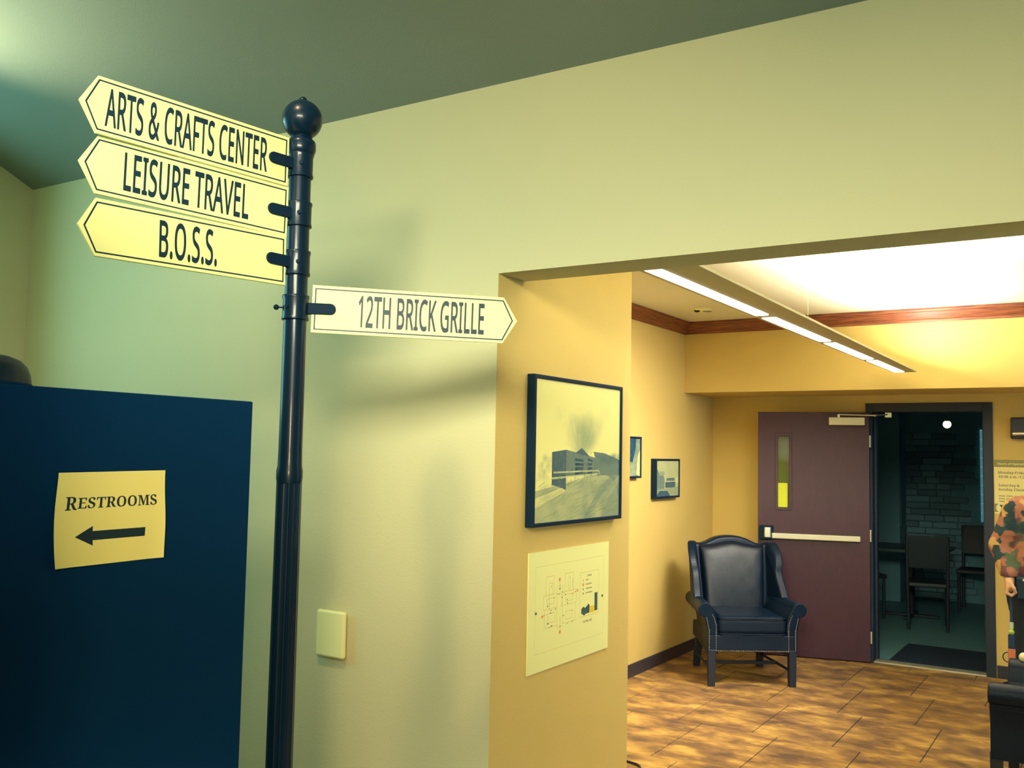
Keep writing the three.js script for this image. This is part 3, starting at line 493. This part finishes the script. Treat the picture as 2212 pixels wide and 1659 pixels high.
// ---------------------------------------------------------------- doorway, open door leaf
{
  const d = structGroup('door_1');
  part('door_frame', [bx(.297, 0, -5.575, .352, 2.19, -5.345, .003), bx(1.209, 0, -5.575, 1.28, 2.19, -5.345, .003), bx(.352, 2.115, -5.575, 1.209, 2.19, -5.345, .003), bx(.352, 0, -5.5, .367, 2.115, -5.44), bx(1.194, 0, -5.5, 1.209, 2.115, -5.44)], M.doorFrame, d);
  part('threshold', bx(.352, 0, -5.46, 1.209, .013, -5.338, .004), M.satin, d);
  const leaf = thing('door_leaf', 'open reddish brown wooden door with a narrow glass and a push bar', 'door', [.338, .012, -5.285], THREE.MathUtils.degToRad(15));
  const W = .915, H = 2.095;
  const g = extr([[-W, 0], [0, 0], [0, H], [-W, H]], .041, .002, 2, 1, [[-.752, 1.262], [-.752, 1.89], [-.652, 1.89], [-.652, 1.262]]); g.translate(0, 0, -.043);
  part('slab', planarUV(clean(g)), M.doorWood, leaf);
  const st = extr([[-.772, 1.242], [-.632, 1.242], [-.632, 1.91], [-.772, 1.91]], .006, .002, 2, 1, [[-.75, 1.264], [-.75, 1.888], [-.654, 1.888], [-.654, 1.264]]); st.translate(0, 0, 0);
  part('glass_stop', planarUV(clean(st)), M.doorWood, leaf);
  part('glass', new THREE.PlaneGeometry(.1, .628).translate(-.702, 1.576, -.022), new THREE.MeshPhysicalMaterial({ color: L(.55, .8, .75), transmission: 1, thickness: 0, roughness: .05, side: THREE.DoubleSide }), leaf);
  const bar1 = new RoundedBoxGeometry(.725, .05, .032, 3, .008).translate(-.4375, 1.022, .052);
  part('push_bar', [bar1, bx(-.8, 1.002, 0, -.075, 1.042, .036, .003)], M.satin, leaf);
  part('latch_case', bx(-.905, .985, 0, -.785, 1.105, .055, .008), M.frameBlack, leaf);
  part('latch_cover', bx(-.862, 1.0, .05, -.805, 1.095, .075, .01, 3), M.chrome, leaf);
  const cl = part('door_closer', bx(-.325, 1.985, 0, -.035, 2.052, .05, .006), std(.75, .74, .50, .5, { metalness: .2 }), leaf);
  part('closer_arm', [bar([-.245, 2.05, .025], [-.245, 2.078, .025], .012, 14), bar([-.245, 2.076, .025], [.045, 2.068, .06], .006, 8), new THREE.SphereGeometry(.012, 14, 10).translate(.045, 2.068, .06), bar([.045, 2.068, .06], [.15, 2.082, -.03], .006, 8), bx(.13, 2.055, -.06, .185, 2.10, -.03, .004)], M.chrome, leaf);
  for (const y of [.2, 1.05, 1.85]) part('hinge', bar([.008, y - .05, -.006], [.008, y + .05, -.006], .008, 12), M.satin, leaf);
  const pz = new THREE.Group(); pz.position.copy(leaf.position); pz.rotation.copy(leaf.rotation); pz.updateMatrix();
  const pg = bx(-.75, 1.266, -.019, -.668, 1.476, -.017).applyMatrix4(pz.matrix); tag(part('paper_note', pg, std(.78, .86, .05, .7), scene), 'yellow green paper behind the lower part of the door glass', 'paper');
}
// ---------------------------------------------------------------- wall things beside the doorway
{
  const t = thing('alarm_strobe', 'dark fire alarm strobe with a shiny lens high up right of the doorway', 'fire alarm', [1.475, 1.98, ZE]);
  part('body', [bx(-.065, -.085, 0, .065, .085, .045, .012, 3), bx(-.06, -.05, .04, .06, .078, .052, .008, 3)], std(.028, .026, .05, .4), t);
  part('lens', bx(-.055, -.062, .035, .055, -.03, .068, .014, 4), M.chrome, t);
  part('lower_cap', bar([-.03, -.075, .05], [.03, -.075, .05], .012, 12), std(.04, .03, .05, .4), t);
  const w = .28, h = .432;
  const s = thing('hours_notice', 'cream paper notice of opening hours with olive bands on the wall right of the doorway', 'notice', [1.285 + w / 2, 1.511, ZE]);
  const tex = canvasTex(720, 1110, (g, W, H) => {
    g.fillStyle = 'rgb(252,238,160)'; g.fillRect(0, 0, W, H); g.fillStyle = 'rgb(150,146,92)'; g.fillRect(0, 0, W, 150); g.fillRect(0, 905, W, 170);
    g.fillStyle = 'rgb(248,238,170)'; g.font = 'bold 62px sans-serif'; g.fillText('Hours of Operation', 60, 105);
    g.fillStyle = 'rgb(122,116,96)'; g.font = 'bold 74px sans-serif'; g.fillText('Monday-Friday', 70, 290); g.fillText('10:30 a.m.-1:30', 74, 375); g.fillText('Saturday &', 74, 550); g.fillText('Sunday Closed', 74, 635);
    for (const [y, n] of [[755, 24], [810, 25], [865, 11]]) { let q = 80; for (let k = 0; k < n; k++) { const e = 10 + rnd() * 9; if (k % 7 !== 6) g.fillRect(q, y - 26 + rnd() * 6, e, 20 + rnd() * 6); q += e + 6; } }
    g.fillStyle = 'rgb(250,240,176)'; g.beginPath(); g.arc(118, 990, 92, 0, 7); g.fill(); g.fillStyle = 'rgb(34,62,72)'; g.beginPath(); g.moveTo(85, 930); g.lineTo(165, 920); g.lineTo(155, 965); g.lineTo(128, 985); g.lineTo(112, 960); g.fill();
  });
  part('sheet', bx(-w / 2, -h / 2, .001, w / 2, h / 2, .003), std(.85, .8, .4, .8), s);
  part('print', new THREE.PlaneGeometry(w, h).translate(0, 0, .0035), std(1, 1, 1, .75, { map: tex }), s);
}
// ---------------------------------------------------------------- dim room beyond the doorway
{
  const x0 = -2.4, x1 = 3.4, zb = -9.6;
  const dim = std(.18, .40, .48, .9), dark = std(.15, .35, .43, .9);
  const paneDim = new THREE.MeshStandardMaterial({ color: 0x000000, emissive: DAY, emissiveIntensity: .06 });
  struct('wall_grille_left', bx(x0 - .15, 0, zb - .3, x0, 2.75, -5.56), dim);
  struct('wall_grille_right', [bx(x1, 0, zb - .3, x1 + .15, .85, -5.56), bx(x1, 2.35, zb - .3, x1 + .15, 2.75, -5.56), bx(x1, .85, -7.75, x1 + .15, 2.35, -5.56), bx(x1, .85, zb - .3, x1 + .15, 2.35, -8.65)], dim);
  { const wg = structGroup('window_5'); part('window_frame', [bx(x1, .85, -8.65, x1 + .1, .9, -7.75), bx(x1, 2.3, -8.65, x1 + .1, 2.35, -7.75)], M.satin, wg); part('pane', bx(x1 + .06, .88, -8.64, x1 + .09, 2.32, -7.76), paneDim, wg); }
  struct('ceiling_grille', bx(x0 - .15, 2.6, zb - .3, x1 + .15, 2.75, -5.56), dark);
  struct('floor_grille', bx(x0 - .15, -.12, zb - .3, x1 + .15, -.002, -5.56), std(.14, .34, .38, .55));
  const w = structGroup('wall_grille_back');
  part('backing', [bx(x0 - .15, 0, zb - .3, x1 + .15, 2.75, zb - .012)], dark, w);
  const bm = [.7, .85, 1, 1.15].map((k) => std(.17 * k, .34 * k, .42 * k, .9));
  const lens = [.16, .22, .28, .34], gs = lens.map((l) => new RoundedBoxGeometry(l - .006, .072, .04, 1, .008));
  for (let r = 0; r < 26; r++) { let x = -.62 - rnd() * .2; while (x < .70) { let k = Math.floor(rnd() * 4); const l = lens[k]; if (x + l > .715) break; const m = part('stone', gs[k], bm[Math.floor(rnd() * 4)], w); m.position.set(x + l / 2, .06 + r * .078, zb + .004 + rnd() * .014); x += l; } }
  // glass block panel in the back wall
  const gb = thing('glass_block_panel', 'narrow panel of bluish glass blocks glowing in the dim room beyond the doorway', 'glass blocks', [.72, .98, zb + .095]);
  const wavy = dataTex(128, 128, (u, v) => 128 + 200 * fbm(u * 9, v * 9, 4, 3), false);
  const blockMat = new THREE.MeshPhysicalMaterial({ color: L(.75, .95, .95), roughness: .35, transmission: .9, thickness: 0, bumpMap: wavy, bumpScale: .004 });
  const bgx = new RoundedBoxGeometry(.115, .102, .06, 2, .012);
  for (let r = 0; r < 10; r++) for (let c = 0; c < 4; c++) { const m = part('glass_block', bgx, blockMat, gb); m.position.set(.063 + c * .124, .056 + r * .11, -.06); m.rotation.z = (r + c) % 2 ? Math.PI : 0; }
  part('mortar', [0, 1, 2, 3, 4].map((c) => bx(c * .124 - .003, 0, -.085, c * .124 + .003, 1.11, -.04)), dark, gb); part('daylit_pane', bx(0, 0, -.104, .5, 1.11, -.095), new THREE.MeshStandardMaterial({ color: 0x000000, emissive: L(.4, .85, .95), emissiveIntensity: .3 }), gb);
  const c = struct('column_grille', [bx(-.55, 0, zb + .1, -.11, 2.6, zb + .5, .01)], dark);
  tag(part('corner_strip', bx(-.108, .9, zb + .44, -.088, 2.1, zb + .5, .003), std(.03, .16, .22, .5), scene), 'pale bluish metal strip on the corner of the dark column beyond the doorway', 'trim strip');
  // mat
  const mat = thing('door_mat', 'black door mat lying just inside the doorway', 'mat', [.86, 0, -5.95]);
  part('pile', bx(-.41, 0, -.42, .45, .011, .43, .004), std(.003, .018, .045, 1), mat); part('border', [bx(-.42, 0, -.43, .46, .006, .44, .002)], std(.003, .015, .04, .6), mat);
  // pendant globe lamp
  const px = .565, py = 2.105, pz = -8.1;
  const lamp = thing('globe_pendant', 'small bright globe lamp hanging in the dim room beyond the doorway', 'lamp', [px, py, pz]);
  part('globe', new THREE.SphereGeometry(.043, 24, 16), new THREE.MeshStandardMaterial({ color: 0x332211, emissive: L(1, .93, .66), emissiveIntensity: 1.6 }), lamp);
  part('cap', new THREE.CylinderGeometry(.02, .028, .04, 20).translate(0, .055, 0), dark, lamp); part('cord', bar([0, .07, 0], [0, 2.6 - py, 0], .004), dark, lamp);
  const pl = new THREE.PointLight(L(1, .9, .6), .01, 4); pl.position.set(px, py - .08, pz); scene.add(pl);
  // tables and chairs, near silhouettes
  const fm = std(.02, .035, .05, .5), topm = std(.05, .08, .09, .35);
  const table = (x, z, label) => { const t = thing('dining_table', label, 'table', [x, 0, z]); part('table_top', bx(-.4, .72, -.4, .4, .755, .4, .01), topm, t); part('pedestal', [bar([0, .02, 0], [0, .72, 0], .04, 16), bx(-.28, 0, -.03, .28, .03, .03, .008), bx(-.03, 0, -.28, .03, .03, .28, .008)], fm, t); return t; };
  table(.18, -8.1, 'dark square table in the middle of the dim room beyond the doorway'); table(1.36, -7.9, 'dark square table on the right of the dim room, half behind the door frame');
  const dc = (x, z, a, label) => {
    const t = thing('dining_chair', label, 'chair', [x, 0, z], a); part('seat', bx(-.21, .43, -.21, .21, .475, .21, .015, 3), fm, t);
    part('backrest', warp(bx(-.2, .62, -.215, .2, .95, -.19, .01, 3), (v) => { v.z -= (v.y - .45) * .2 + .06 * (1 - (v.x / .2) ** 2); }), fm, t);
    for (const sx of [-1, 1]) { part('leg', bar([sx * .18, 0, .18], [sx * .18, .44, .18], .016), fm, t); part('leg', bar([sx * .18, 0, -.2], [sx * .19, .95, -.3], .017), fm, t); }
  };
  dc(-.28, -7.75, 2.2, 'dark dining chair left of the table in the dim room beyond the doorway'); dc(.45, -7.45, 3.3, 'dark dining chair with its back to the doorway in the dim room'); dc(.75, -9.0, 0, 'dark dining chair behind the tables against the stone wall of the dim room');
  const card = thing('menu_card', 'small pale folded card standing on the right table in the dim room', 'card', [1.03, .755, -7.85], .5);
  part('front_leaf', warp(bx(-.05, 0, -.001, .05, .12, .001), (v) => { v.z += .03 * (1 - v.y / .12); }), std(.8, .75, .5, .8), card); part('back_leaf', warp(bx(-.05, 0, -.001, .05, .12, .001), (v) => { v.z -= .03 * (1 - v.y / .12); }), std(.8, .75, .5, .8), card);
}
// ---------------------------------------------------------------- cable on the floor
tag(part('floor_cable', tube([[-.75, .012, -1.5], [-.5, .008, -1.68], [-.32, .007, -1.735], [-.2, .007, -1.735], [-.135, .007, -1.71], [-.095, .007, -1.63], [-.05, .007, -1.45], [.06, .007, -1.1], [.2, .007, -.7]], .0065, 80, 8), std(.004, .02, .04, .5), scene), 'thin black cable curling over the tiles from behind the pier', 'cable');

// ---------------------------------------------------------------- person in the camouflage jacket
const smin = (a, b, k) => { const h = Math.max(0, Math.min(1, .5 + .5 * (b - a) / k)); return b + (a - b) * h - k * h * (1 - h); };
function cap(p, A, B, ra, rb) { const bx_ = B[0] - A[0], by = B[1] - A[1], bz = B[2] - A[2], px = p[0] - A[0], py = p[1] - A[1], pz = p[2] - A[2]; const h = Math.max(0, Math.min(1, (px * bx_ + py * by + pz * bz) / (bx_ * bx_ + by * by + bz * bz + 1e-9))); return Math.hypot(px - bx_ * h, py - by * h, pz - bz * h) - (ra + (rb - ra) * h); }
function ell(p, c, r) { const x = (p[0] - c[0]) / r[0], y = (p[1] - c[1]) / r[1], z = (p[2] - c[2]) / r[2], k = Math.hypot(x, y, z); return (k - 1) * Math.min(...r); }
function sdfMesh(f, lo, hi, n, poly = 90000) {
  const mc = new MarchingCubes(n, new THREE.MeshBasicMaterial(), false, false, poly); mc.isolation = 0;
  const hs = n / 2, c = [0, 1, 2].map((i) => (lo[i] + hi[i]) / 2), e = [0, 1, 2].map((i) => (hi[i] - lo[i]) / 2), p = [0, 0, 0];
  for (let z = 0; z < n; z++) for (let y = 0; y < n; y++) for (let x = 0; x < n; x++) { p[0] = c[0] + e[0] * (x - hs) / hs; p[1] = c[1] + e[1] * (y - hs) / hs; p[2] = c[2] + e[2] * (z - hs) / hs; mc.field[z * n * n + y * n + x] = -f(p); }
  mc.update();
  const m = mc.count, g = new THREE.BufferGeometry(), pos = new Float32Array(m * 3);
  for (let i = 0; i < m; i++) for (let k = 0; k < 3; k++) pos[3 * i + k] = c[k] + e[k] * mc.positionArray[3 * i + k];
  g.setAttribute('position', new THREE.BufferAttribute(pos, 3)); const q = mergeVertices(g, 1e-5); q.computeVertexNormals();
  const A = q.index.array; // drop degenerate faces, keep outward orientation
  return q;
}
function paintVerts(g, f) { const p = g.attributes.position, c = new Float32Array(p.count * 3); for (let i = 0; i < p.count; i++) { const q = f([p.getX(i), p.getY(i), p.getZ(i)]); c.set(q, 3 * i); } g.setAttribute('color', new THREE.BufferAttribute(c, 3)); return g; }
{
  const P = thing('person', 'person in an orange brown camouflage jacket and black trousers at the right edge', 'person', [1.735, 0, -3.6], .08);
  const J = (s) => ({ sh: [s * .165, 1.41, -.01], el: [s * .25, 1.185, .0], wr: [s * .205, 1.015, .1], hip: [s * .1, .92, 0], kn: [s * .095, .5, .015], an: [s * .1, .09, -.02], toe: [s * .125, .045, .13] });
  const R = J(-1), Lf = J(1);
  const limbs = (p, d, g) => { for (const j of [R, Lf]) { d = smin(d, cap(p, j.sh, j.el, .052 + g, .042 + g), .04); d = smin(d, cap(p, j.el, j.wr, .041 + g, .03 + g), .025); } return d; };
  const legs = (p, d, g) => { for (const j of [R, Lf]) { d = smin(d, cap(p, j.hip, j.kn, .088 + g, .058 + g), .04); d = smin(d, cap(p, j.kn, j.an, .056 + g, .04 + g), .03); } return d; };
  const torso = (p, g) => { let d = ell(p, [0, 1.27, -.005], [.175 + g, .235 + g, .115 + g]); d = smin(d, ell(p, [0, 1.02, 0], [.165 + g, .16 + g, .115 + g]), .08); return smin(d, cap(p, [-.12, 1.42, -.01], [.12, 1.42, -.01], .05 + g, .05 + g), .05); };
  const headF = (p) => {
    let d = ell(p, [0.01, 1.655, .0], [.075, .105, .092]); d = smin(d, ell(p, [.01, 1.59, .035], [.05, .06, .05]), .03);
    d = smin(d, cap(p, [.01, 1.655, .085], [.01, 1.62, .108], .009, .014), .012); d = smin(d, ell(p, [.01, 1.582, .085], [.022, .007, .012]), .008); d = smin(d, ell(p, [.01, 1.57, .085], [.018, .007, .012]), .008);
    for (const s of [-1, 1]) { d = smin(d, ell(p, [.01 + s * .078, 1.64, -.005], [.012, .032, .02]), .008); d = Math.max(d, -ell(p, [.01 + s * .031, 1.652, .096], [.017, .011, .016])); d = smin(d, ell(p, [.01 + s * .031, 1.652, .077], [.0125, .0125, .0125]), .003); d = smin(d, cap(p, [.01 + s * .016, 1.675, .089], [.01 + s * .048, 1.673, .078], .006, .005), .01); }
    return smin(d, cap(p, [0, 1.44, -.02], [.005, 1.57, -.01], .06, .052), .03);
  };
  const handF = (s) => (p) => { const j = s < 0 ? R : Lf, w = j.wr; let d = cap(p, w, [w[0] - s * .002, w[1] - .03, w[2] + .02], .028, .03); d = smin(d, ell(p, [w[0] - s * .005, w[1] - .062, w[2] + .035], [.026, .042, .034]), .015);
    for (let k = 0; k < 4; k++) { const z = w[2] + .062 - k * .02, y = w[1] - .088 - [.0, .004, .002, -.004][k], x = w[0] + s * .002; d = smin(d, cap(p, [x, y + .02, z], [x + s * .012, y - .018, z], .0105, .0098), .006); d = smin(d, cap(p, [x + s * .012, y - .018, z], [x - s * .016, y - .032 + k * .002, z], .0098, .009), .004); d = smin(d, cap(p, [x - s * .016, y - .032, z], [x - s * .034, y - .016, z], .009, .008), .004); }
    d = smin(d, cap(p, [w[0] - s * .012, w[1] - .045, w[2] + .058], [w[0] - s * .028, w[1] - .075, w[2] + .074], .012, .0105), .008); return smin(d, cap(p, [w[0] - s * .028, w[1] - .075, w[2] + .074], [w[0] - s * .036, w[1] - .1, w[2] + .066], .0105, .009), .004); };
  const bodyF = (p) => { let d = torso(p, -.005); d = limbs(p, d, -.004); d = legs(p, d, -.006); d = smin(d, cap(p, [0, 1.44, -.02], [.005, 1.52, -.01], .058, .052), .03); for (const j of [R, Lf]) d = smin(d, cap(p, j.an, j.toe, .04, .032), .03); return d; };
  const parts_ = [sdfMesh(bodyF, [-.36, -.02, -.2], [.36, 1.56, .24], 110), sdfMesh(headF, [-.1, 1.5, -.12], [.12, 1.78, .14], 72), sdfMesh(handF(-1), [-.3, .85, .03], [-.13, 1.05, .2], 60), sdfMesh(handF(1), [.13, .85, .03], [.3, 1.05, .2], 60)];
  const skin = mergeGeometries(parts_.map((g) => { g = g.toNonIndexed(); return g; }));
  const sk = paintVerts(skin, (p) => { const e = Math.min(Math.hypot(p[0] - .041, p[1] - 1.652), Math.hypot(p[0] + .021, p[1] - 1.652)); if (p[2] > .07 && p[1] > 1.6) { if (e < .005) return [.02, .03, .04]; if (e < .0115 && p[2] < .094) return [.8, .7, .5]; } if (p[2] > .075 && p[1] > 1.562 && p[1] < 1.592 && Math.abs(p[0] - .01) < .022) return [.5, .2, .14]; return [.62, .36, .22]; });
  part('body', sk, new THREE.MeshPhysicalMaterial({ color: 0xffffff, vertexColors: true, roughness: .55 }), P);
  const wrinkle = (p) => .006 * fbm(p[0] * 14, p[1] * 22, p[2] * 14, 2);
  const jackF = (p) => { let d = torso(p, .016); d = smin(d, ell(p, [0, 1.08, .0], [.195, .15, .14]), .06); d = limbs(p, d, .021); d += wrinkle(p);
    d = Math.max(d, .985 + .02 - p[1] - (Math.abs(p[0]) > .195 ? .02 : 0)); d = Math.max(d, p[1] - 1.5 + .0); for (const j of [R, Lf]) { const w = j.wr; const t = (p[1] - w[1]); if (Math.abs(p[0] - w[0]) < .075 && t < .01 && p[2] > .02) d = Math.max(d, -.012 - t); } return d; };
  const camo = (p) => { const q = 7.2, a = fbm(p[0] * q, p[1] * q * .9, p[2] * q, 3), b = fbm(p[0] * q + 7, p[1] * q * .9 + 3, p[2] * q, 3), c = fbm(p[0] * q * 1.2 - 5, p[1] * q, p[2] * q + 8, 3); if (c > .13) return [.012, .04, .05]; if (a > .15) return [.42, .26, .08]; if (b > .12) return [.12, .045, .055]; if (a < -.16) return [.07, .10, .055]; return [.30, .115, .07]; };
  const jg = paintVerts(sdfMesh(jackF, [-.36, .95, -.2], [.36, 1.53, .22], 112), camo);
  part('jacket', jg, new THREE.MeshPhysicalMaterial({ color: 0xffffff, vertexColors: true, roughness: .9 }), P);
  part('collar', warp(new THREE.TorusGeometry(.068, .02, 12, 36).scale(1, 1, 2.0).rotateX(Math.PI / 2 + .2).translate(0, 1.492, -.012), () => {}), std(.5, .19, .09, .9), P);
  const black = std(.004, .02, .042, .75);
  const pantF = (p) => { let d = ell(p, [0, .97, 0], [.18, .12, .13]); d = legs(p, d, .018); for (const s of [-1, 1]) d = smin(d, ell(p, [s * .13, .9, 0], [.085, .16, .1]), .05); d += wrinkle(p); return Math.max(d, p[1] - 1.04, .1 - p[1]); };
  part('trousers', sdfMesh(pantF, [-.26, .06, -.18], [.26, 1.08, .18], 96), black, P);
  part('belt', new THREE.TorusGeometry(.165, .022, 10, 48).scale(1.1, .8, 1.5).rotateX(Math.PI / 2).translate(0, 1.0, 0), black, P);
  part('buckle', bx(-.03, .98, .128, .03, 1.02, .14, .004), M.chrome, P);
  const pouch = part('pouch', bx(-.165, .87, .09, -.075, 1.01, .16, .016, 3), black, P); part('pouch_clasp', bx(-.13, .985, .158, -.11, 1.0, .166, .003), M.chrome, pouch);
  for (const j of [R, Lf]) part('boot', sdfMesh((p) => { let d = cap(p, [j.an[0], .2, -.02], [j.an[0], .06, -.03], .06, .052); d = smin(d, cap(p, [j.an[0], .045, -.05], j.toe, .045, .043), .03); return Math.max(d, -p[1]); }, [j.an[0] - .12, -.01, -.13], [j.an[0] + .12, .26, .2], 48), black, P);
  part('hair', sdfMesh((p) => { let d = ell(p, [.01, 1.665, -.02], [.09, .115, .1]); d = smin(d, ell(p, [.005, 1.57, -.06], [.085, .1, .055]), .04); const face = ell(p, [.01, 1.62, .1], [.07, .105, .085]); return Math.max(d, -face) + .004 * fbm(p[0] * 60, p[1] * 15, p[2] * 60, 2); }, [-.12, 1.42, -.16], [.14, 1.8, .12], 64), std(.012, .02, .035, .55), P);
  // key strap hanging from the belt
  const K2 = thing('key_strap', 'blue hanging strap with a pale clip, green bead and orange tag beside the person\'s leg', 'key strap', [1.552, .985, -3.45]);
  part('clip', bx(-.012, -.295, -.006, .012, -.255, .006, .004), std(.5, .6, .42, .5), K2); part('bead', new THREE.SphereGeometry(.017, 16, 12).translate(0, -.315, 0), std(.35, .5, .08, .5), K2);
  part('strap', [bx(-.008, -.26, -.002, .008, .0, .002, .001), bx(-.02, -.42, -.008, .018, -.33, .008, .005)], std(.003, .03, .11, .7), K2); part('tag', bx(-.022, -.515, -.01, .02, -.415, .01, .006, 3), std(.62, .2, .1, .5), K2); part('ring', new THREE.TorusGeometry(.03, .003, 8, 24).translate(-.02, -.47, 0), M.frameBlack, K2); part('tab', bx(-.02, -.55, -.007, .02, -.515, .007, .006, 3), std(.003, .03, .11, .7), K2);
}
renderer.render(scene, camera);
